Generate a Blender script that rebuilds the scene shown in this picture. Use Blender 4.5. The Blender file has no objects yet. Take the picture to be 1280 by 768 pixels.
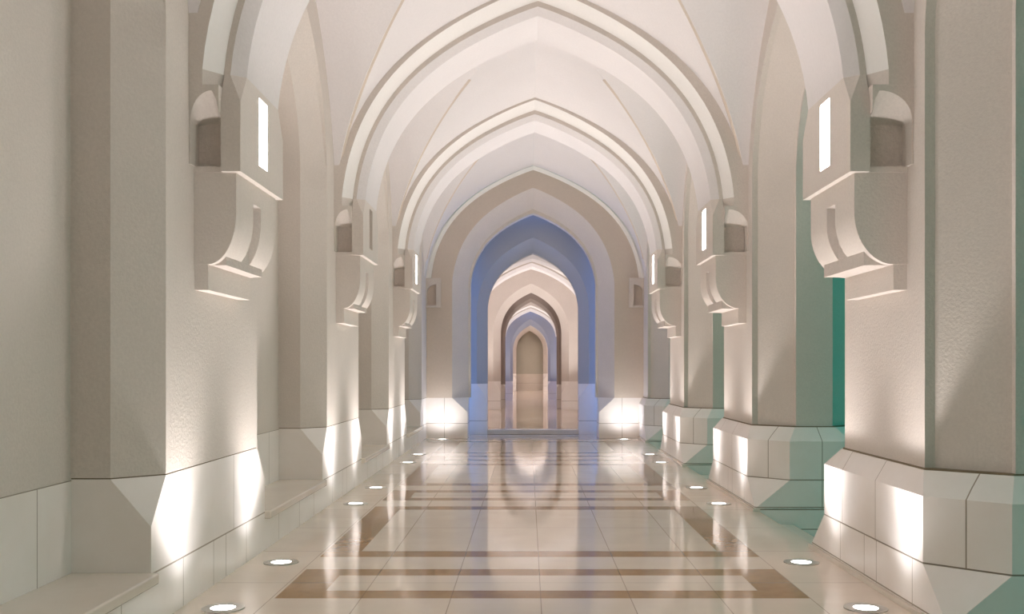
import bpy, bmesh, math
import numpy as np
from mathutils import Vector

scene = bpy.context.scene
COL = scene.collection

# ------------------------------------------------------------------ constants
S = 4.90                       # bay length
C1 = 7.15                      # nearest visible pier centre
RL, RR = 2.34, 2.415           # half widths, left pier face / right shaft face
ZS = 3.50                      # springing of transverse arches and vault
ZAV = 5.95                     # vault crown
W1Y = C1 + 3 * S               # 21.85 end wall of the hall with archway
NICHE = 0.475                  # depth of the left niches
RO = 2.415 + 1.20              # outer face of the right arcade

# ------------------------------------------------------------------ arch master curve
_th = np.radians([0, 4.5, 9.7, 20, 31.9, 44.3, 60, 73.65, 84, 90])
_r = np.array([1, .9935, .985, .9677, .9495, .932, .9216, .935, .974, 1.0])
_pf = np.polyfit(_th, _r, 5)


def half_curve(n=26):
    pts = []
    for i in range(n + 1):
        t = math.pi / 2 * i / n
        r = float(np.polyval(_pf, t))
        if i == 0: r = 1.0
        if i == n: r = 1.0
        pts.append((r * math.cos(t), r * math.sin(t)))
    return pts


HC = half_curve()


def arch(h, zs, za, hr=None):
    """left spring -> crown -> right spring, list of (a, z)"""
    hr = h if hr is None else hr
    L = [(-h * u, zs + (za - zs) * k) for u, k in HC]
    R = [(hr * u, zs + (za - zs) * k) for u, k in HC[:-1]]
    return L + R[::-1]


# ------------------------------------------------------------------ mesh builder
class MB:
    def __init__(self, m=None):
        self.v, self.f, self.m = [], [], m or (lambda a, b, c: (a, b, c))

    def pts(self, ps):
        i = len(self.v)
        self.v += [self.m(*p) for p in ps]
        return list(range(i, i + len(ps)))

    def face(self, ps):
        self.f.append(self.pts(ps))

    def strip(self, A, B, closed=False):
        n = len(A)
        a, b = self.pts(A), self.pts(B)
        for i in range(n if closed else n - 1):
            j = (i + 1) % n
            self.f.append([a[i], a[j], b[j], b[i]])

    def box(self, x0, x1, y0, y1, z0, z1):
        P = [(x0, y0, z0), (x1, y0, z0), (x1, y1, z0), (x0, y1, z0),
             (x0, y0, z1), (x1, y0, z1), (x1, y1, z1), (x0, y1, z1)]
        i = self.pts(P)
        for q in ((0, 3, 2, 1), (4, 5, 6, 7), (0, 1, 5, 4), (1, 2, 6, 5), (2, 3, 7, 6), (3, 0, 4, 7)):
            self.f.append([i[k] for k in q])

    def prism(self, poly, c0, c1, order='abc'):
        """poly of 2-D points, extruded along the axis missing from `order` placement"""
        def put(p, c):
            d = {'ab': None}
            if order == 'xz_y': return (p[0], c, p[1])
            if order == 'xy_z': return (p[0], p[1], c)
            return (c, p[0], p[1])              # yz_x
        A = self.pts([put(p, c0) for p in poly]); B = self.pts([put(p, c1) for p in poly])
        self.f.append(A[::-1]); self.f.append(B)
        n = len(poly)
        for i in range(n):
            j = (i + 1) % n
            self.f.append([A[i], A[j], B[j], B[i]])

    def disc(self, cx, cy, z, r0, r1, n=40):
        A = [(cx + r0 * math.cos(2 * math.pi * i / n), cy + r0 * math.sin(2 * math.pi * i / n), z) for i in range(n)]
        B = [(cx + r1 * math.cos(2 * math.pi * i / n), cy + r1 * math.sin(2 * math.pi * i / n), z) for i in range(n)]
        self.strip(A, B, True)

    def build(self, name, mat, parent=None, smooth=30, bevel=0.0):
        me = bpy.data.meshes.new(name)
        bm = bmesh.new()
        vs = [bm.verts.new(p) for p in self.v]
        for f in self.f:
            try: bm.faces.new([vs[i] for i in f])
            except ValueError: pass
        bmesh.ops.remove_doubles(bm, verts=bm.verts, dist=1e-5)
        bmesh.ops.recalc_face_normals(bm, faces=bm.faces)
        bm.to_mesh(me); bm.free()
        for p in me.polygons: p.use_smooth = True
        me.set_sharp_from_angle(angle=math.radians(smooth))
        me.materials.append(mat)
        o = bpy.data.objects.new(name, me)
        COL.objects.link(o)
        if parent is not None: o.parent = parent
        if bevel:
            b = o.modifiers.new('soft_edges', 'BEVEL'); b.width = bevel; b.segments = 2
            b.limit_method = 'ANGLE'; b.angle_limit = math.radians(40)
        return o


def tag(o, label, cat, group=None):
    o['label'] = label; o['category'] = cat; o['kind'] = 'thing'
    if group: o['group'] = group
    return o


def thing(name, label, cat, loc=(0, 0, 0), group=None):
    o = bpy.data.objects.new(name, None); COL.objects.link(o)
    o.location = loc; o.empty_display_size = .2
    return tag(o, label, cat, group)


def struct(o):
    o['kind'] = 'structure'; return o


def copy_tree(o, parent=None):
    c = o.copy(); COL.objects.link(c)
    if parent is not None: c.parent = parent
    for ch in list(o.children): copy_tree(ch, c)
    return c


# ------------------------------------------------------------------ materials
class NT:
    def __init__(self, name):
        self.mat = bpy.data.materials.new(name); self.mat.use_nodes = True
        self.t = self.mat.node_tree; self.n = self.t.nodes; self.l = self.t.links
        self.b = self.n['Principled BSDF']

    def put(self, sock, val):
        if hasattr(val, 'is_output') or isinstance(val, bpy.types.NodeSocket): self.l.new(val, sock)
        else: sock.default_value = val

    def math(self, op, a, b=0.0, c=None):
        k = self.n.new('ShaderNodeMath'); k.operation = op
        self.put(k.inputs[0], a); self.put(k.inputs[1], b)
        if c is not None: self.put(k.inputs[2], c)
        return k.outputs[0]

    def mix(self, f, a, b):
        k = self.n.new('ShaderNodeMix'); k.data_type = 'RGBA'
        self.put(k.inputs[0], f); self.put(k.inputs[6], a); self.put(k.inputs[7], b)
        return k.outputs[2]

    def noise(self, vec, scale, detail=4, rough=.55):
        k = self.n.new('ShaderNodeTexNoise'); k.inputs['Scale'].default_value = scale
        k.inputs['Detail'].default_value = detail; k.inputs['Roughness'].default_value = rough
        self.l.new(vec, k.inputs['Vector']); return k.outputs['Fac']

    def ramp(self, f, lo, hi):
        k = self.n.new('ShaderNodeMapRange'); self.put(k.inputs[0], f)
        k.inputs[1].default_value = lo; k.inputs[2].default_value = hi
        k.inputs[3].default_value = 0; k.inputs[4].default_value = 1
        return k.outputs[0]

    def obj(self):
        k = self.n.new('ShaderNodeTexCoord'); return k.outputs['Object']

    def world(self):
        k = self.n.new('ShaderNodeNewGeometry'); return k.outputs['Position']

    def xyz(self, v):
        k = self.n.new('ShaderNodeSeparateXYZ'); self.l.new(v, k.inputs[0]); return k.outputs

    def bump(self, h, strength, dist):
        k = self.n.new('ShaderNodeBump'); k.inputs['Strength'].default_value = strength
        k.inputs['Distance'].default_value = dist; self.l.new(h, k.inputs['Height'])
        self.l.new(k.outputs[0], self.b.inputs['Normal'])

    def lines(self, coord, positions, w):
        out = None
        for p in positions:
            m = self.math('LESS_THAN', self.math('ABSOLUTE', self.math('SUBTRACT', coord, p)), w)
            out = m if out is None else self.math('MAXIMUM', out, m)
        return out


def plaster(name, col, bump=.35, scale=55, var=.10):
    m = NT(name); v = m.world()
    big = m.ramp(m.noise(v, 1.3, 5), .3, .75)
    fine = m.noise(v, scale, 5, .65)
    d = tuple(c * (1 - var) for c in col) + (1,)
    c = m.mix(big, col + (1,), d)
    c2 = m.mix(m.ramp(fine, .35, .8), c, tuple(x * (1 - var * 1.4) for x in col) + (1,))
    m.put(m.b.inputs['Base Color'], c2)
    m.b.inputs['Roughness'].default_value = .6
    m.b.inputs['Specular IOR Level'].default_value = .25
    m.bump(fine, bump, .012)
    return m.mat


JOINT = (.20, .14, .08, 1)


def marble(name, col, xs=(), ys=(), zs=(), rough=.38, w=.004, split=None, diag=None):
    """pale marble with fine joints at the given local positions; split=(z, ys_above, ys_below)"""
    m = NT(name); o = m.obj(); wv = m.world()
    X, Y, Z = m.xyz(o)
    big = m.ramp(m.noise(wv, 2.2, 6, .6), .3, .8)
    c = m.mix(big, col + (1,), tuple(x * q for x, q in zip(col, (.93, .91, .88))) + (1,))
    vein = m.ramp(m.noise(wv, 7, 8, .7), .55, .85)
    c = m.mix(m.math('MULTIPLY', vein, .35), c, tuple(x * .86 for x in col) + (1,))
    J = None
    def add(k):
        nonlocal J
        if k is not None: J = k if J is None else m.math('MAXIMUM', J, k)
    add(m.lines(X, xs, w)); add(m.lines(Y, ys, w)); add(m.lines(Z, zs, w * 1.3))
    if diag:                                                # joint across the near chamfer of a pier
        k = m.math('LESS_THAN', m.math('ABSOLUTE', m.math('SUBTRACT', m.math('SUBTRACT', X, Y), diag[0])), w * 1.5)
        k = m.math('MULTIPLY', k, m.math('LESS_THAN', Y, -1.0))
        add(m.math('MULTIPLY', k, m.math('GREATER_THAN', Z, diag[1])))
    if split:
        z, ya, yb = split
        up = m.math('GREATER_THAN', Z, z)
        if ya: add(m.math('MULTIPLY', up, m.lines(Y, ya, w)))
        if yb: add(m.math('MULTIPLY', m.math('SUBTRACT', 1.0, up), m.lines(Y, yb, w)))
    if J is not None: c = m.mix(m.math('MULTIPLY', J, .8), c, JOINT)
    m.put(m.b.inputs['Base Color'], c)
    m.b.inputs['Roughness'].default_value = rough
    m.b.inputs['Specular IOR Level'].default_value = .4
    return m.mat


def floor_material():
    m = NT('polished_marble_floor'); P = m.world(); X, Y, Z = m.xyz(P)
    ax = m.math('ABSOLUTE', m.math('ADD', X, .02))
    t = m.math('ADD', m.math('SUBTRACT', Y, C1 - .02), S / 2 + 40 * S)
    yy = m.math('SUBTRACT', m.math('MODULO', t, S), S / 2)
    ay = m.math('ABSOLUTE', yy)
    LT, GT, MUL, MAX = 'LESS_THAN', 'GREATER_THAN', 'MULTIPLY', 'MAXIMUM'
    inx = m.math(LT, ax, 1.49)
    short = m.math(MUL, m.math(LT, ay, .483), m.math('SUBTRACT', 1, m.math(MUL, m.math(LT, ay, .25), inx)))
    lng = m.math(MUL, m.math(GT, ay, .974), m.math('SUBTRACT', 1, m.math(MUL, m.math(GT, ay, 1.222), inx)))
    brown = m.math(MUL, m.math(LT, ax, 1.787), m.math(MAX, short, lng))
    # joints
    tx = m.math('MODULO', m.math('ADD', X, 60.03 + .3), .6)
    jx = m.math(LT, m.math('ABSOLUTE', m.math('SUBTRACT', tx, .3)), .0035)
    ty = m.math('MODULO', m.math('ADD', t, S / 2), S / 4)
    ty2 = m.math('MINIMUM', ty, m.math('SUBTRACT', S / 4, ty))
    jy = m.math(LT, ty2, .0045)
    joint = m.math(MAX, jx, jy)
    # tile to tile tone
    k = m.n.new('ShaderNodeCombineXYZ')
    m.l.new(m.math('FLOOR', m.math('DIVIDE', m.math('ADD', X, 60.03), .6)), k.inputs[0])
    m.l.new(m.math('FLOOR', m.math('DIVIDE', m.math('ADD', t, S / 2), S / 8)), k.inputs[1])
    wn = m.n.new('ShaderNodeTexWhiteNoise'); m.l.new(k.outputs[0], wn.inputs['Vector'])
    cream = m.mix(wn.outputs['Value'], (.78, .69, .60, 1), (.74, .645, .55, 1))
    cloud = m.ramp(m.noise(P, 3.0, 6, .6), .35, .8)
    cream = m.mix(m.math(MUL, cloud, .5), cream, (.64, .555, .47, 1))
    br = m.mix(m.ramp(m.noise(P, 9, 6, .6), .3, .75), (.39, .235, .115, 1), (.31, .18, .085, 1))
    c = m.mix(brown, cream, br)
    c = m.mix(m.math(MUL, joint, .55), c, (.16, .10, .06, 1))
    m.put(m.b.inputs['Base Color'], c)
    m.b.inputs['Roughness'].default_value = .07
    m.b.inputs['IOR'].default_value = 1.5
    m.b.inputs['Specular IOR Level'].default_value = .5
    m.bump(m.noise(P, 2.2, 1, .4), .06, .02)
    return m.mat


def flat(name, col, rough=.5, metal=0.0, emit=None, strength=0):
    m = NT(name)
    v = m.obj()
    c = m.mix(m.ramp(m.noise(v, 30, 3), .3, .7), col + (1,), tuple(x * .92 for x in col) + (1,))
    m.put(m.b.inputs['Base Color'], c)
    m.b.inputs['Roughness'].default_value = rough; m.b.inputs['Metallic'].default_value = metal
    if emit:
        m.b.inputs['Emission Color'].default_value = emit + (1,)
        m.b.inputs['Emission Strength'].default_value = strength
    return m.mat


PL = (.72, .655, .60)
M_PLASTER = plaster('cream_render', PL)
M_ROUGH = plaster('rough_cream_render', (.70, .63, .575), bump=1.0, scale=38, var=.14)
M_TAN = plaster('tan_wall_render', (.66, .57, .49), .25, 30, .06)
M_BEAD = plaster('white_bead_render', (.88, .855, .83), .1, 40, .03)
M_VAULT = plaster('vault_render', (.745, .71, .705), bump=.22, scale=40, var=.06)
MB_COL = (.87, .825, .795)
M_PLINTH_L = marble('plinth_marble_left', MB_COL, zs=(.318,), split=(.318, (.38,), (-.1, .19, .72, -.72)))
M_PLINTH_R = marble('plinth_marble_right', MB_COL, zs=(.338, .045), split=(.338, (.55, -.18), (.6, .05, -.2, -.85)), xs=(.62,), diag=(1.29, .338))
M_PLINTH_F = marble('plinth_marble_foundation', MB_COL, zs=(.02, -.19))
M_PLINTH_W = marble('plinth_marble_archway', MB_COL, zs=(.318,), xs=(-1.95, 1.95))
M_NICHE_ST = marble('niche_marble', MB_COL, zs=(.875,), ys=tuple(C1 + S * k + q for k in (-1, 0, 1, 2) for q in (3.22, 2.35)))
M_BENCH = marble('bench_marble', (.74, .68, .61), rough=.16)
M_RISER = marble('bench_riser_marble', MB_COL, ys=(-.7, .1, .75))
M_FLOOR = floor_material()
M_MORTAR = flat('dark_mortar', (.22, .17, .11), .9)
M_STEEL = flat('brushed_steel_ring', (.62, .60, .57), .35, .6)
M_LENS = flat('lit_lamp_glass', (.9, .9, .9), .3, 0, (1, .97, .93), 9.0)
M_SLOT = flat('lit_slot_glass', (.9, .9, .9), .4, 0, (1.0, .94, .915), 72)
M_PAVE = marble('courtyard_paving', (.55, .52, .46), xs=tuple(range(5, 16)), ys=tuple(range(-4, 40, 1)), rough=.6, w=.006)

# ------------------------------------------------------------------ floor and outside ground
b = MB(); b.box(-3.1, 2.365, -2.65, 69, -.4, 0)
struct(b.build('floor', M_FLOOR))
b = MB(); b.box(2.365, 30, -12, 42, -.55, -.39)
struct(b.build('ground', M_PAVE))

# ------------------------------------------------------------------ vault
bay_c = [C1 + S * (k + .5) for k in range(-2, 3)]
BH = S / 2 - .56


HU = np.array([u for u, k in HC][::-1]); HK = np.array([k for u, k in HC][::-1])   # u rising, k falling
k_of_u = lambda u: float(np.interp(u, HU, HK))
u_of_k = lambda k: float(np.interp(k, HK[::-1], HU[::-1]))
dome = lambda v: .36 * max(0.0, 1 - v * v)
ZAL = 5.60                     # crown of the side webs, lower than the main crown


def groin_bay(b, yc, ext0=0.0, ext1=0.0, aL=RL, aR=RR, bh=BH, zs=ZS, za=ZAV):
    kc = (ZAL - zs) / (za - zs); uc = u_of_k(kc)
    T = sorted(set([u for u, k in HC] + [uc]), reverse=True)
    T = [(u, k_of_u(u)) for u in T]
    tv = [(u, zs + (za - zs) * k, 0.0 if k >= kc - 1e-6 else u_of_k(k / kc)) for u, k in T]
    L = [(v, zs + (ZAL - zs) * k, u_of_k(k * kc)) for v, k in HC]
    for sx, a in ((-1, aL), (1, aR)):
        for sy, ext in ((-1, ext0), (1, ext1)):
            # transverse web: from the groin out to the bay's end, its crown rising to the bay's centre
            rows = []
            for q in [k / 9 for k in range(10)] + ([1 + ext / bh] if ext else []):
                row = []
                for u, z, v in tv:
                    w = v + (1 - v) * q if q <= 1 else q
                    row.append((sx * a * u, yc + sy * bh * w, z + dome(w) * (z - zs) / (za - zs)))
                rows.append(row)
            for A, B in zip(rows, rows[1:]): b.strip(A, B)
            # side web: from the groin out to the wall
            b.strip([(sx * a * u, yc + sy * bh * v, z + dome(v) * (z - zs) / (za - zs)) for v, z, u in L],
                    [(sx * a, yc + sy * bh * v, z + dome(v) * (z - zs) / (za - zs)) for v, z, u in L])


ceil = MB()
for i, yc in enumerate(bay_c):
    groin_bay(ceil, yc, 0, .42 if i == len(bay_c) - 1 else 0)
# lower barrel ceilings of the passages beyond
def barrel(b, y0, y1, h, zs, za):
    A = arch(h, zs, za)
    b.strip([(x, y0, z) for x, z in A], [(x, y1, z) for x, z in A])
barrel(ceil, 23.2, 36.6, 2.415, 3.0, 5.15)
barrel(ceil, 36.9, 47.3, 2.415, 2.9, 4.6)
barrel(ceil, 47.5, 67.6, 2.415, 2.9, 4.6)
ceil.box(-2.34, 2.42, W1Y + .3, 23.3, 5.3, 5.4)              # lid of the gap between the two archways
CEIL = struct(ceil.build('ceiling', M_VAULT, smooth=25))


def groin_bands(yc, a_l=RL, a_r=RR, bh=BH):
    kc = (ZAL - ZS) / (ZAV - ZS)
    G = [(u_of_k(k * kc), v, ZS + (ZAL - ZS) * k + dome(v) * k * kc) for v, k in HC[3:-2]]
    for sx, a in ((-1, a_l), (1, a_r)):
        for sy in (-1, 1):
            b = MB()
            n = len(G)
            A, M, B = [], [], []
            for i, (u, v, z) in enumerate(G):
                t = i / (n - 1)
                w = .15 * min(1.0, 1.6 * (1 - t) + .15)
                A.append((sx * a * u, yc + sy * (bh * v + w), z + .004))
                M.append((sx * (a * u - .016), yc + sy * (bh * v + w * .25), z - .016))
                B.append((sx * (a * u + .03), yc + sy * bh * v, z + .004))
            b.strip(A, M); b.strip(M, B)
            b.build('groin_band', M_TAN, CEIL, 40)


for yc in bay_c: groin_bands(yc)

# ------------------------------------------------------------------ side walls
def spandrel(b, m_x, yc, levels, zs, top, hb):
    """levels: list of (x, h, za). First level's plane is filled up to `top` and out to +-hb."""
    b.m = m_x
    z0 = ZS
    ext = lambda h, za: [(-h, z0)] + arch(h, zs, za) + [(h, z0)]
    def xx(x, z, za):
        return x if not isinstance(x, tuple) else x[0] + (x[1] - x[0]) * max(0, (z - zs) / (za - zs)) ** .6
    curves = [[(xx(x, z, za), yc + y, z) for y, z in ext(h, za)] for x, h, za in levels]
    for A, B in zip(curves, curves[1:]): b.strip(A, B)
    x, h, za = levels[0]
    b.strip(curves[0][1:-1], [(x, yc + y, top) for y, z in arch(h, zs, za)])
    for s in (-1, 1):
        b.face([(x, yc + s * h, z0), (x, yc + s * hb, z0), (x, yc + s * hb, top), (x, yc + s * h, top), (x, yc + s * h, zs)])
    return b


ZW = 3.70
wl = MB()
for yc in bay_c:
    spandrel(wl, lambda a, b_, c: (a, b_, c), yc,
             [(-RL, 1.42, 5.34), ((-RL - .001, -RL - .07), 1.4195, 5.29), (-RL - .24, 1.18, 5.03), (-RL - NICHE, 1.18, 5.03)], ZW, 6.3, S / 2)
# plain wall at the back of the niches, and the far passages' wall
wl.box(-3.1, -RL - NICHE, -2.65, W1Y, .875, 6.3)
wl.box(-3.1, -2.345, W1Y + .02, 69, 0, 6.3)
# pier behind the camera
for yc in (C1 - S, C1 - 2 * S):
    wl.box(-RL - NICHE, -RL, yc - 1.03, yc + 1.03, 0, ZS)
struct(wl.build('wall_left', M_PLASTER))
nb = MB(); nb.box(-3.1, -RL - NICHE + .004, -2.65, W1Y, 0, .875)
o = struct(nb.build('trim_1', M_NICHE_ST))                   # marble dado at the back of the niches

wr = MB()
for yc in bay_c:
    lv = [(RR, 1.65, 5.42), (RR + .065, 1.65, 5.42), (RR + .40, 1.33, 5.08), (RR + .40, 1.285, 5.03), (RR + .80, 1.285, 5.03),
          (RR + .80, 1.33, 5.08), (RO - .065, 1.65, 5.42), (RO, 1.65, 5.42)]
    spandrel(wr, lambda a, b_, c: (a, b_, c), yc, lv, ZW, 6.3, S / 2)
    # outer face
    cur = [(RO, yc + y, z) for y, z in arch(1.65, ZW, 5.42)]
    wr.strip(cur, [(RO, y, 6.3) for _, y, z in cur])
    for s in (-1, 1):
        wr.face([(RO, yc + s * 1.65, ZS), (RO, yc + s * S / 2, ZS), (RO, yc + s * S / 2, 6.3), (RO, yc + s * 1.65, 6.3)])
wr.box(2.43, 3.1, W1Y + .02, 69, -.4, 6.3)
for yc in (C1 - S, C1 - 2 * S):
    wr.box(RR, RO, yc - .9, yc + .9, -.4, ZS)
struct(wr.build('wall_right', M_PLASTER))
b = MB(); b.box(-3.1, RO, -2.85, -2.65, -.4, 6.4)
struct(b.build('wall_front', M_PLASTER))
b = MB(); b.box(-3.1, 3.1, 67.6, 67.9, .0, 6.3)
struct(b.build('wall_back', plaster('end_wall_render', (.60, .57, .47), .2)))
b = MB(); b.box(-3.1, 3.1, 67.55, 67.6, 0, 1.12)
struct(b.build('trim_2', marble('end_dado_marble', (.76, .70, .62), zs=(.5,))))

# ------------------------------------------------------------------ transverse arches
def transverse(yc, label, group, k=1.0, far=None):
    t = thing('transverse_arch', label, 'arch', (0, yc, ZS if far is None else far[0]), group)
    if far is None:
        zs, top = 0.0, 6.3 - ZS
        P = [(2.25, 5.935 - ZS, .62), (2.15, 5.80 - ZS, .49), (2.105, 5.735 - ZS, .49)]
        Q = [(2.105, 5.735 - ZS, .49), (2.015, 5.648 - ZS, .42)]
        W = (RL + .01, RR + .01)
    else:
        zs, top, h, za, d = 0.0, 6.3 - far[0], far[1], far[2] - far[0], far[3]
        P = [(h + .20, za + .22, d + .12), (h + .14, za + .15, d + .04), (h + .1, za + .1, d + .04)]
        Q = [(h + .1, za + .1, d + .04), (h, za, d - .06)]
        W = (2.44, 2.44)
    mb = MB(); mi = MB()
    def cv(h, za, y): return [(x, y, z) for x, z in arch(h, zs, za)]
    for s in (-1, 1):
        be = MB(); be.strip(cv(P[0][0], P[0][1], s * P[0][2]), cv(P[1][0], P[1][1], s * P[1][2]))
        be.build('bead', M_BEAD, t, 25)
        mb.strip(cv(P[1][0], P[1][1], s * P[1][2]), cv(P[2][0], P[2][1], s * P[2][2]))
        h, za, y = P[0]
        c0 = cv(h, za, s * y)
        mb.strip(c0, [(x, yy, top) for x, yy, z in c0])
        mb.face([(-h, s * y, 0), (-W[0], s * y, 0), (-W[0], s * y, top), (-h, s * y, top)])
        mb.face([(h, s * y, 0), (W[1], s * y, 0), (W[1], s * y, top), (h, s * y, top)])
        for p, q in zip(Q, Q[1:]): mi.strip(cv(p[0], p[1], s * p[2]), cv(q[0], q[1], s * q[2]))
    q = Q[-1]
    mi.strip(cv(q[0], q[1], -q[2]), cv(q[0], q[1], q[2]))
    mb.build('outer_order', M_PLASTER, t, 25)
    mi.build('inner_order', M_VAULT, t, 25)
    return t


G_ARCH = 'pointed arches spanning the hall'
transverse(C1 - S, 'pointed plaster arch overhead behind the viewer', G_ARCH)
transverse(C1, 'nearest pointed arch, springing from the two large corbels at the frame edges', G_ARCH)
transverse(C1 + S, 'largest fully visible pointed cream arch, its crown touching the top of the picture', G_ARCH)
transverse(C1 + 2 * S, 'third pointed cream arch, directly in front of the tan-faced end wall', G_ARCH)
G_FAR = 'low arches of the passage beyond the blue archway'
transverse(26.75, 'first thin pale arch just inside the blue archway', G_FAR, far=(3.0, 1.75, 4.43, .45))
transverse(31.65, 'second thin pale arch seen deeper through the blue archway', G_FAR, far=(3.0, 1.75, 4.72, .45))
transverse(43.6, 'mauve-grey arch deep in the passage in front of the small far blue arch', 'single far arch', far=(2.9, 1.1, 4.02, .4))

# ------------------------------------------------------------------ corbels (shared by both sides)
def corbel(parent, side, rw, lit):
    """parent's origin is at the pier's floor centre on the pier face x = side*rw"""
    mp = lambda r, u, z: (side * (r - rw), u, z)
    r0, U = 2.015, .57
    SW, Z0, Z1 = .115, 2.97, 3.45
    c = MB(mp)                                              # block with the slot and the broached upper corners
    o = [(-U, 2.84), (U, 2.84), (U, 3.30), (.42, ZS), (-.42, ZS), (-U, 3.30)]
    q = [(-SW, Z0), (SW, Z0), (SW, Z1), (-SW, Z1)]
    P = lambda r, l: [(r, u, z) for u, z in l]
    c.face(P(r0, [o[0], o[1], q[1], q[0]])); c.face(P(r0, [o[1], o[2], o[3], q[2], q[1]]))
    c.face(P(r0, [o[3], o[4], q[3], q[2]])); c.face(P(r0, [o[4], o[5], o[0], q[0], q[3]]))
    c.strip(P(r0, q), P(2.12, q), True)
    RB = 2.145
    for e in (-U, U):
        g_ = 1 if e > 0 else -1
        c.face([(r0, e, 2.84), (r0, e, 3.30), (RB, e, 3.30), (RB, e, 2.84)])
        c.face([(r0, e, 3.30), (r0 + .09, g_ * .49, ZS), (RB, g_ * .49, ZS), (RB, e, 3.30)])
        c.face([(r0, e, 3.30), (r0, g_ * .42, ZS), (r0 + .09, g_ * .49, ZS)])
    c.face([(r0, -U, 2.84), (r0, U, 2.84), (RB, U, 2.84), (RB, -U, 2.84)])
    c.face([(RB, -U, 2.84), (RB, U, 2.84), (RB, U, 3.30), (RB, .49, ZS), (RB, -.49, ZS), (RB, -U, 3.30)])
    body = c.build('corbel', M_PLASTER, parent, 25)
    k_ = MB(mp); k_.box(RB, rw + .02, -.45, .45, 2.23, ZS)
    k_.build('recessed_panel', M_ROUGH, body, 25)
    # scroll bracket with a sunk channel
    def prof(d, ztop):
        R = 2.06 + d; pts = [(rw + .01, ztop), (R, ztop), (R, 2.58)]
        xe = rw - .09
        for k in range(1, 13):
            t = math.pi / 2 * k / 12
            pts.append((R + (xe - R) * (1 - math.cos(t)), 2.58 - (.35 - d * .6) * math.sin(t)))
        pts += [(rw + .01, 2.23 + d * .6)]
        return pts
    for a_, e_ in ((-.51, -.10), (.10, .51)):
        s = MB(mp); s.prism(prof(0, 2.84), a_, e_, 'xz_y'); s.build('scroll_bracket', M_PLASTER, body, 25)
    s = MB(mp); s.prism(prof(.085, 2.70), -.10, .10, 'xz_y'); s.build('scroll_channel', M_PLASTER, body, 25)
    s = MB(mp); s.box(2.06, rw, -.10, .10, 2.70, 2.84); s.build('channel_head', M_PLASTER, body, 25)
    f = MB(mp); f.box(rw - .09, rw + .01, -.50, .50, 2.06, 2.24)
    f.build('foot_block', M_PLASTER, body, 25)
    for sg in (-1, 1):
        h = MB(mp)
        a, e = sg * .44, sg * .618
        R0 = rw - .012
        poly = [(rw + .02, 2.88), (R0, 2.88), (R0, 3.17)]
        poly += [(R0 - (R0 - RB - .045) * (1 - math.cos(math.pi / 2 * k / 10)), 3.17 + .19 * math.sin(math.pi / 2 * k / 10)) for k in range(1, 11)]
        poly += [(RB + .015, 3.30), (RB, 3.22)]
        arc = poly[2:]
        poly += [(RB, 3.40), (rw + .02, 3.40)]
        h.prism(poly, min(a, e), max(a, e), 'xz_y')
        h.build('niche_hood', M_PLASTER, body, 25)
        v = MB(mp); v.strip([(r_, e, z_) for r_, z_ in arc], [(r_, a, 3.165) for r_, z_ in arc])
        v.build('hood_soffit', M_PLASTER, body, 25)
        g = MB(mp); g.prism([(2.15, sg * .44), (2.15, sg * .49), (2.25, sg * .62), (rw + .01, sg * .62), (rw + .01, sg * .44)], 3.395, ZS, 'xy_z')
        g.build('springer', M_PLASTER, body, 25)
        l = MB(mp); l.box(RB - .01, rw + .012, min(sg * .44, sg * .52), max(sg * .44, sg * .565), 2.842, 2.88)
        l.build('niche_sill', M_PLASTER, body, 25)
    sl = MB(mp); sl.box(2.10, 2.118, -SW, SW, Z0, Z1)
    o = sl.build('slot_lamp' if lit else 'slot_back', M_SLOT if lit else M_PLASTER, body)
    if lit: o['label'] = 'glowing white slot'
    return body


# ------------------------------------------------------------------ left wall piers
def left_pier(y, label, lit, with_corbel=True):
    mp = (lambda a, b, c: (a, b, c)) if with_corbel else (lambda a, b, c: (a, min(b, 0.0), c))
    t = thing('wall_pier', label, 'pier', (-RL, y, 0), 'piers along the left wall')
    A, F, V = 1.27, 1.03, .24
    ZP, ZB = .88, .60
    sh = MB(mp)
    plan = [(0, -F), (0, F), (-V, A), (-NICHE, A), (-NICHE, -A), (-V, -A)]
    sh.prism(plan, ZP + .008, ZS, 'xy_z')
    sh.build('shaft', M_PLASTER, t, 25)
    m = MB(mp); m.prism([(x * .99 - .004, yy * .995) for x, yy in plan], ZP - .01, ZP + .01, 'xy_z')
    m.build('mortar_joint', M_MORTAR, t)
    p = MB(mp)
    p.face([(0, -A, 0), (0, A, 0), (0, A, ZB), (0, F, ZP), (0, -F, ZP), (0, -A, ZB)])
    for s in (-1, 1):
        p.face([(0, s * A, 0), (-NICHE, s * A, 0), (-NICHE, s * A, ZP), (-V, s * A, ZP), (0, s * A, ZB)])
        p.face([(0, s * F, ZP), (-V, s * A, ZP), (0, s * A, ZB)])
    p.face([(x, yy, ZP) for x, yy in plan])
    p.face([(-NICHE, -A, 0), (-NICHE, A, 0), (-NICHE, A, ZP), (-NICHE, -A, ZP)])
    p.build('plinth', M_PLINTH_L, t, 10)
    if with_corbel: corbel(t, -1, RL, lit)
    return t


left_pier(C1, 'nearest left pier with a broad grey-green side and large corbel', True)
left_pier(C1 + S, 'second pier from the front on the left wall, its corbel slot dark', False)
left_pier(C1 + 2 * S, 'third pier from the front on the left wall, small greenish corbel', True)
left_pier(C1 + 3 * S, 'left corner pier beside the tan end wall, without corbel', False, False)

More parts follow.
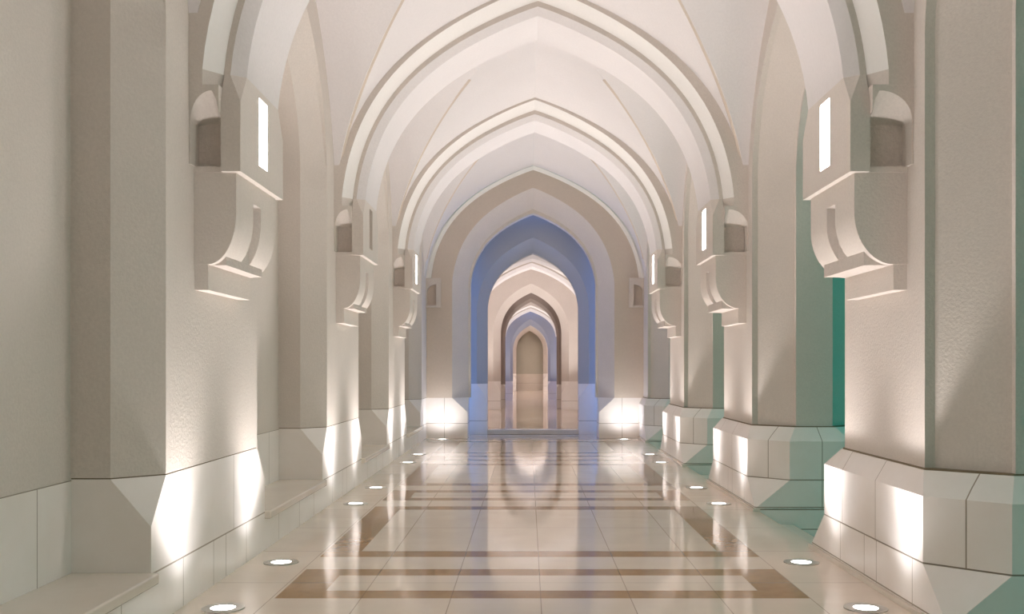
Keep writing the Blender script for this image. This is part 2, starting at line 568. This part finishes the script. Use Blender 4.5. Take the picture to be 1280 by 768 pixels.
# ------------------------------------------------------------------ right arcade piers
def right_pier(y, label, lit, with_corbel=True):
    mp = (lambda a, b, c: (a, b, c)) if with_corbel else (lambda a, b, c: (a, min(b, 0.0), c))
    t = thing('arcade_pier', label, 'pier', (RR, y, 0), 'piers of the open arcade on the right')
    cx = .6
    def mir(q):
        q4 = [(cx - x, yy) for x, yy in q]                  # near corridor, +y
        a = [(cx - x, -yy) for x, yy in q][::-1]
        o1 = [(cx + x, -yy) for x, yy in q]
        o2 = [(cx + x, yy) for x, yy in q][::-1]
        return q4[::-1] + a[::-1] + o1[::-1][::-1] + o2 if False else [(cx - x, yy) for x, yy in q] + [(cx + x, yy) for x, yy in q[::-1]] + [(cx + x, -yy) for x, yy in q] + [(cx - x, -yy) for x, yy in q[::-1]]
    shaft = [(.60, .80), (.535, .80), (.20, 1.12), (.20, 1.165)]
    ring = [(.60, .80), (.20, 1.165)]
    sh = MB(mp); sh.prism(mir(shaft), .892, ZS, 'xy_z')
    sh.build('shaft', M_PLASTER, t, 20)
    ZA, ZB, ZT = .335, .75, .89
    up = [(.70, 1.02), (.33, 1.39)]
    u = MB(mp)
    lo = mir(up); hi = mir([(.62, .83), (.22, 1.19)])
    u.strip([(x, yy, ZA + .003) for x, yy in lo], [(x, yy, ZB) for x, yy in lo], True)
    u.strip([(x, yy, ZB) for x, yy in lo], [(x, yy, ZT) for x, yy in hi], True)
    u.face([(x, yy, ZT) for x, yy in hi])
    u.build('upper_course', M_PLINTH_R, t, 10)
    m = MB(mp); m.prism([(cx + (x - cx) * .985, yy * .985) for x, yy in lo], ZA - .012, ZA + .006, 'xy_z')
    m.build('mortar_joint', M_MORTAR, t); m = MB(mp)
    m.prism([(cx + (x - cx) * .985, yy * .985) for x, yy in hi], ZT - .004, ZT + .012, 'xy_z')
    m.build('mortar_joint', M_MORTAR, t)
    # lower course: square at the bottom, broached up to the octagon
    l = MB(mp); zb = .03
    X, Y = .70, 1.39
    for sx in (-1, 1):
        l.face([(cx + sx * X, -Y, zb), (cx + sx * X, Y, zb), (cx + sx * X, 1.02, ZA), (cx + sx * X, -1.02, ZA)])
    for sy in (-1, 1):
        l.face([(cx - X, sy * Y, zb), (cx + X, sy * Y, zb), (cx + .33, sy * Y, ZA), (cx - .33, sy * Y, ZA)])
        for sx in (-1, 1):
            l.face([(cx + sx * X, sy * Y, zb), (cx + sx * X, sy * 1.02, ZA), (cx + sx * .33, sy * Y, ZA)])
    l.face([(x, yy, ZA) for x, yy in lo])
    l.build('lower_course', M_PLINTH_R, t, 10)
    k = MB(mp); k.box(cx - X, cx + X, -Y, Y, -.40, zb - .004)
    k.build('foundation_course', M_PLINTH_F, t, 10); k = MB(mp)
    k.box(cx - X - .025, cx - X + .05, -Y - .01, Y + .01, 0, .035)
    k.build('skirting', M_BENCH, t, 10)
    if with_corbel: corbel(t, 1, RR, lit)
    return t


right_pier(C1, 'nearest pier of the right arcade, its wide dark side filling the right edge', True)
right_pier(C1 + S, 'second arcade pier from the front on the right, standing before a teal gap', True)
right_pier(C1 + 2 * S, 'third arcade pier from the front on the right, small and narrow', True)
right_pier(C1 + 3 * S, 'right corner pier beside the tan end wall, mostly hidden by the third pier', False, False)

# ------------------------------------------------------------------ stone benches in the left niches
def bench(yc, label):
    t = thing('stone_bench', label, 'bench', (-RL, yc, 0), 'marble benches between the left piers')
    L = S / 2 - 1.27
    b = MB(); b.box(-NICHE, .05, -L - .0, L + .0, .262, .33)
    b.build('seat_slab', M_BENCH, t, 25, bevel=.012)
    r = MB(); r.box(-NICHE, 0.0, -L, L, 0, .262)
    r.build('riser', M_RISER, t, 25)


bench(C1 - S / 2, 'nearest marble bench in the lower left corner of the picture')
bench(C1 + S / 2, 'marble bench between the first and second left piers')
bench(C1 + 3 * S / 2, 'marble bench between the second and third left piers')
bench(C1 + 5 * S / 2, 'farthest marble bench, beside the tan end wall on the left')

# ------------------------------------------------------------------ steps down to the courtyard
def steps(yc, label):
    t = thing('courtyard_steps', label, 'steps', (2.365, yc, -.39), 'steps between the arcade piers')
    L = S / 2 - 1.42
    b = MB(); b.box(0, .35, -L, L, 0, .26)
    b.build('tread', M_BENCH, t, 25, bevel=.008)
    b = MB(); b.box(.35, .70, -L, L, 0, .13)
    b.build('tread', M_BENCH, t, 25, bevel=.008)


steps(C1 - S / 2, 'stone steps before the nearest right pier, leading out of the hall')
steps(C1 + S / 2, 'green-lit stone steps between the first and second right piers')
steps(C1 + 3 * S / 2, 'green-lit stone steps between the second and third right piers')
steps(C1 + 5 * S / 2, 'stone steps between the third right pier and the end wall')

# ------------------------------------------------------------------ archways
def archway(y, label, fh, fza, ih, iza, zs, cd, th, zp, zb, mface, mcham, mpl, wL=RL, wR=RR, top=6.3, lip=None, ring=None, niches=False, group=None, hide=0.0):
    t = thing('archway', label, 'archway', (0, y, 0), group)
    f = MB(); c = MB(); p = MB()
    F = [(x, 0, z) for x, z in arch(fh, zs, fza)]
    I = [(x, cd, z) for x, z in arch(ih, zs, iza)]
    # face
    f.strip(F, [(x, 0, top) for x, _, z in F])
    for s, w in ((-1, wL), (1, wR)):
        f.face([(s * fh, 0, zp), (s * w, 0, zp), (s * w, 0, top), (s * fh, 0, top), (s * fh, 0, zs)])
    # back face
    Bk = [(x, th, z) for x, _, z in I]
    f.strip(Bk, [(x, th, top) for x, _, z in Bk])
    for s, w in ((-1, wL), (1, wR)):
        f.face([(s * ih, th, 0), (s * w, th, 0), (s * w, th, top), (s * ih, th, top), (s * ih, th, zs)])
    f.build('wall_face', mface, t, 25)
    # chamfered reveal
    def full(h, yy, za): return [(-h, yy, zp)] + [(x, yy, z) for x, z in arch(h, zs, za)] + [(h, yy, zp)]
    c.strip(full(fh, 0, fza), full(ih, cd, iza))
    if lip:
        lh, lza, ly = lip
        c.strip(full(ih, cd, iza), full(lh, cd, lza))
        c.strip(full(lh, cd, lza), full(lh, th, lza))
    else:
        c.strip(full(ih, cd, iza), full(ih, th, iza))
    c.build('chamfered_reveal', mcham, t, 25)
    # plinth with broach stops
    for s, w in ((-1, wL), (1, wR)):
        p = MB()
        p.face([(s * w, 0, 0), (s * ih, 0, 0), (s * ih, 0, zb), (s * fh, 0, zp), (s * w, 0, zp)])
        p.face([(s * ih, 0, 0), (s * ih, th, 0), (s * ih, th, zp), (s * ih, cd, zp), (s * ih, 0, zb)])
        p.face([(s * fh, 0, zp), (s * ih, cd, zp), (s * ih, 0, zb)])
        p.build('plinth', mpl, t, 10)
    if ring:
        rh, rza, rd = ring
        r = MB()
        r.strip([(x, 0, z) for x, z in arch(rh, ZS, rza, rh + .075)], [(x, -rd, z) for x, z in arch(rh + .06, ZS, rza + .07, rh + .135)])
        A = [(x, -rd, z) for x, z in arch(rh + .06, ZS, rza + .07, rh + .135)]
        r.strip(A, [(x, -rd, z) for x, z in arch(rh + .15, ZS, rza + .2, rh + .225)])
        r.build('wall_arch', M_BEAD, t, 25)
    if niches:
        for s, w in ((-1, wL), (1, wR)):
            n = MB()
            a0, a1 = w - .02, w - .22
            poly = [(s * a0, 2.9), (s * a0, 3.2)] + [(s * (a0 + (a1 - a0) * (1 - math.cos(math.pi / 2 * k / 8))), 3.2 + .16 * math.sin(math.pi / 2 * k / 8)) for k in range(1, 9)]
            poly += [(s * a1, ZS), (s * w, ZS), (s * w, 2.9)]
            n.prism(poly, -.10, 0, 'xz_y')
            n.box(min(s * w, s * a1), max(s * w, s * a1), -.12, 0, 2.86, 2.9)
            n.box(min(s * a1, s * (a1 - .10)), max(s * a1, s * (a1 - .10)), -.10, 0, 2.86, ZS)
            n.build('corner_niche', M_PLASTER, t, 25)
    return t


archway(W1Y, 'tan-faced pointed archway in the end wall framing the blue one', 1.78, 5.49, 1.44, 5.07, ZS - .1, .34, .62, .88, .56,
        M_TAN, M_PLASTER, M_PLINTH_W, lip=(1.395, 4.985, 0), ring=(2.24, 5.88, .10), niches=True)
M_DIMPL = plaster('dimmed_render', (.46, .46, .47), .15, 40, .05)  # render darkened to cut the white ambient light, so the blue shows
archway(22.95, 'blue-lit pointed archway standing behind the tan end wall', 1.29, 4.54, 1.06, 4.21, 2.95, .23, .5, 1.17, .82,
        M_DIMPL, M_DIMPL, M_PLINTH_W, wL=2.34, wR=2.425)
archway(36.55, 'cream archway with bright plinths seen through the blue archway', 1.39, 4.63, 1.12, 4.32, 2.9, .28, .4, 1.04, .62,
        M_PLASTER, M_PLASTER, M_PLINTH_W, wL=2.34, wR=2.425)
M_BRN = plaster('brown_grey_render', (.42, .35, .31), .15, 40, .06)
archway(38.2, 'dark brown-grey archway deep in the passage', 1.08, 4.2, .99, 4.08, 2.75, .10, .4, .9, .8,
        M_BRN, M_BRN, M_PLINTH_W, wL=2.34, wR=2.425)
archway(47.3, 'small far blue-lit archway near the end of the passage', .95, 3.85, .834, 3.56, 2.4, .15, .4, .9, .7,
        M_DIMPL, M_DIMPL, M_PLINTH_W, wL=2.34, wR=2.425)
archway(66.3, 'farthest pale archway framing the closed end wall', 1.15, 4.35, .9, 4.02, 2.75, .3, .7, 1.15, .75,
        M_PLASTER, M_PLASTER, M_PLINTH_W, wL=2.34, wR=2.425)

# threshold of the blue archway
b = MB(); b.box(-1.055, 1.055, 22.96, 23.42, 0, .11)
tag(b.build('threshold_step', M_BENCH, None, 25, .008), 'low stone threshold step across the foot of the blue archway', 'step')

# ------------------------------------------------------------------ lights in the floor
UPLIGHT = dict(vault=160, wash=33)
COLW = (1.0, .93, .905)
COLC = (1.0, .97, .99)


def spot(name, loc, aim, energy, angle, blend, col, radius, parent=None):
    d = bpy.data.lights.new(name, 'SPOT'); d.energy = energy; d.spot_size = math.radians(angle)
    d.spot_blend = blend; d.color = col; d.shadow_soft_size = radius
    o = bpy.data.objects.new(name, d); COL.objects.link(o)
    o.location = loc
    o.rotation_euler = (Vector(aim) - Vector(loc)).to_track_quat('-Z', 'Y').to_euler()
    if parent is not None:
        o.parent = parent; o.location = Vector(loc) - parent.location
    return o


def area(name, loc, aim, energy, sx, sy, col):
    d = bpy.data.lights.new(name, 'AREA'); d.shape = 'RECTANGLE'; d.size = sx; d.size_y = sy
    d.energy = energy; d.color = col
    o = bpy.data.objects.new(name, d); COL.objects.link(o); o.location = loc
    o.rotation_euler = (Vector(aim) - Vector(loc)).to_track_quat('-Z', 'Y').to_euler()
    return o


def floor_light(x, y, label, vault=1.0, wash=1.0, dy=0.0, group='round uplights set in the floor'):
    t = thing('floor_uplight', label, 'floor light', (x, y, 0), group)
    r = MB(); r.disc(0, 0, .006, .078, .133); r.disc(0, 0, .006, .133, .136)
    n = 40
    r.strip([(.136 * math.cos(2 * math.pi * i / n), .136 * math.sin(2 * math.pi * i / n), .006) for i in range(n)],
            [(.136 * math.cos(2 * math.pi * i / n), .136 * math.sin(2 * math.pi * i / n), .0) for i in range(n)], True)
    r.build('trim_ring', M_STEEL, t)
    l = MB(); l.face([(.08 * math.cos(2 * math.pi * i / n), .08 * math.sin(2 * math.pi * i / n), .004) for i in range(n)])
    o = l.build('lens', M_LENS, t); o['label'] = 'glowing white lens'
    s = 1 if x > 0 else -1
    if vault: spot('vault_beam', (x, y, .03), (x - s * 1.2, y + dy, 5.4), UPLIGHT['vault'] * vault, 104, .9, COLW, .05, t)
    if wash: spot('wall_wash', (x, y, .02), (x + s * .13, y, 2.2), UPLIGHT['wash'] * wash, 122, 1.0, COLC, .09, t)


ORD = ['nearest', 'second', 'third', 'fourth', 'fifth', 'sixth']
ys = [C1 - .78, C1 + .72, C1 + S - .78, C1 + S + .72, C1 + 2 * S - .78, C1 + 2 * S + .72]
for side, x in (('left', -2.065), ('right', 2.045)):
    for i, y in enumerate(ys):
        k = ORD[i]
        floor_light(x, y, dy=(-.9 if i % 2 == 0 else .9), label=f'{k} round glowing floor light along the {side} row of piers' if i else f'nearest round glowing floor light at the bottom edge on the {side}')
    t = floor_light(-1.95 if x < 0 else 1.95, W1Y - .48, f'farthest floor light, at the foot of the end wall on the {side}', 0, 0)
    x_ = -1.95 if x < 0 else 1.95
    spot('wall_wash', (x_, W1Y - .48, .02), (x_, W1Y, 2.2), 60, 150, 1.0, COLC, .14)
    spot('vault_beam', (x_, W1Y - .48, .03), (x_ * .5, W1Y - 2.0, 5), UPLIGHT['vault'] * 1.6, 60, .9, COLW, .05)
# behind the viewer
for x in (-2.065, 2.045):
    for y in (C1 - S - .75, C1 - S + .72):
        s = 1 if x > 0 else -1
        spot('vault_beam', (x, y, .03), (x - s * 1.5, y, 5), UPLIGHT['vault'], 84, .9, COLW, .05)
    area('slot_fill', ((-1 if x < 0 else 1) * 2.03, C1 - S, 3.2), (0, C1 - S, 3.2), 16, .23, .48, (1, .98, .96))  # unseen fill light added at slot height; no slots are built here
# passages beyond
for y, e_ in ((26.0, 150), (27.5, 150), (30.9, 220), (32.4, 220), (35.2, 340), (40, 260), (43.0, 260), (46.2, 130), (50, 500), (56, 800), (62, 1000)):
    for s in (-1, 1):
        spot('passage_beam', (s * 1.7, y, .03), (s * .6, y, 4.5), e_, 100, .9, COLW, .05)
for s in (-1, 1):
    spot('plinth_wash', (s * 1.5, 35.6, .03), (s * 1.75, 36.6, .8), 5, 120, .9, COLC, .05)
    spot('plinth_wash', (s * 1.2, 65.4, .03), (s * 1.3, 66.4, .8), 5, 120, .9, COLC, .05)

# blue lamps hidden in the gap between the two archways
BLUE = (.09, .31, 1.0)
for s in (-1, 1):
    area('blue_lamp', (s * 2.1, 22.83, 2.4), (0, 24.0, 2.4), 36, .16, 4.2, BLUE)
    area('blue_lamp', (s * 1.9, 47.15, 2.0), (0, 48.2, 2.2), 17, .16, 3.6, BLUE)
area('blue_lamp', (0, 22.75, 5.2), (0, 23.6, 0), 3, 3.5, .3, BLUE)
area('blue_lamp', (0, 47.05, 4.4), (0, 47.05, 0), 4, 2.5, .3, BLUE)

# ------------------------------------------------------------------ world: teal dusk sky
w = bpy.data.worlds.new('dusk'); scene.world = w; w.use_nodes = True
nt = w.node_tree
bg = nt.nodes['Background']
tc = nt.nodes.new('ShaderNodeTexCoord'); sx = nt.nodes.new('ShaderNodeSeparateXYZ')
nt.links.new(tc.outputs['Generated'], sx.inputs[0])
rp = nt.nodes.new('ShaderNodeValToRGB')
rp.color_ramp.elements[0].position = 0.0; rp.color_ramp.elements[0].color = (.01, .50, .38, 1)
rp.color_ramp.elements[1].position = 1.0; rp.color_ramp.elements[1].color = (.005, .28, .27, 1)
nt.links.new(sx.outputs[2], rp.inputs[0]); nt.links.new(rp.outputs[0], bg.inputs['Color'])
bg.inputs['Strength'].default_value = .85

# ------------------------------------------------------------------ camera
cd = bpy.data.cameras.new('camera'); cam = bpy.data.objects.new('camera', cd); COL.objects.link(cam)
cam.location = (-.115, 0, 1.54); cam.rotation_euler = (math.pi / 2, 0, 0)
cd.sensor_width = 36; cd.lens = 1245 / 1280 * 36
cd.shift_x = -20 / 1280; cd.shift_y = 76 / 1280
cd.clip_start = .05; cd.clip_end = 200
scene.camera = cam

scene.view_settings.view_transform = 'Standard'
scene.view_settings.look = 'None'
scene.view_settings.gamma = 1
scene.view_settings.use_curve_mapping = False
scene.view_settings.exposure = 0.12
cy = scene.cycles
cy.use_denoising = True
cy.max_bounces = 12; cy.diffuse_bounces = 7; cy.glossy_bounces = 4
cy.sample_clamp_indirect = 6
cy.caustics_reflective = False; cy.caustics_refractive = False
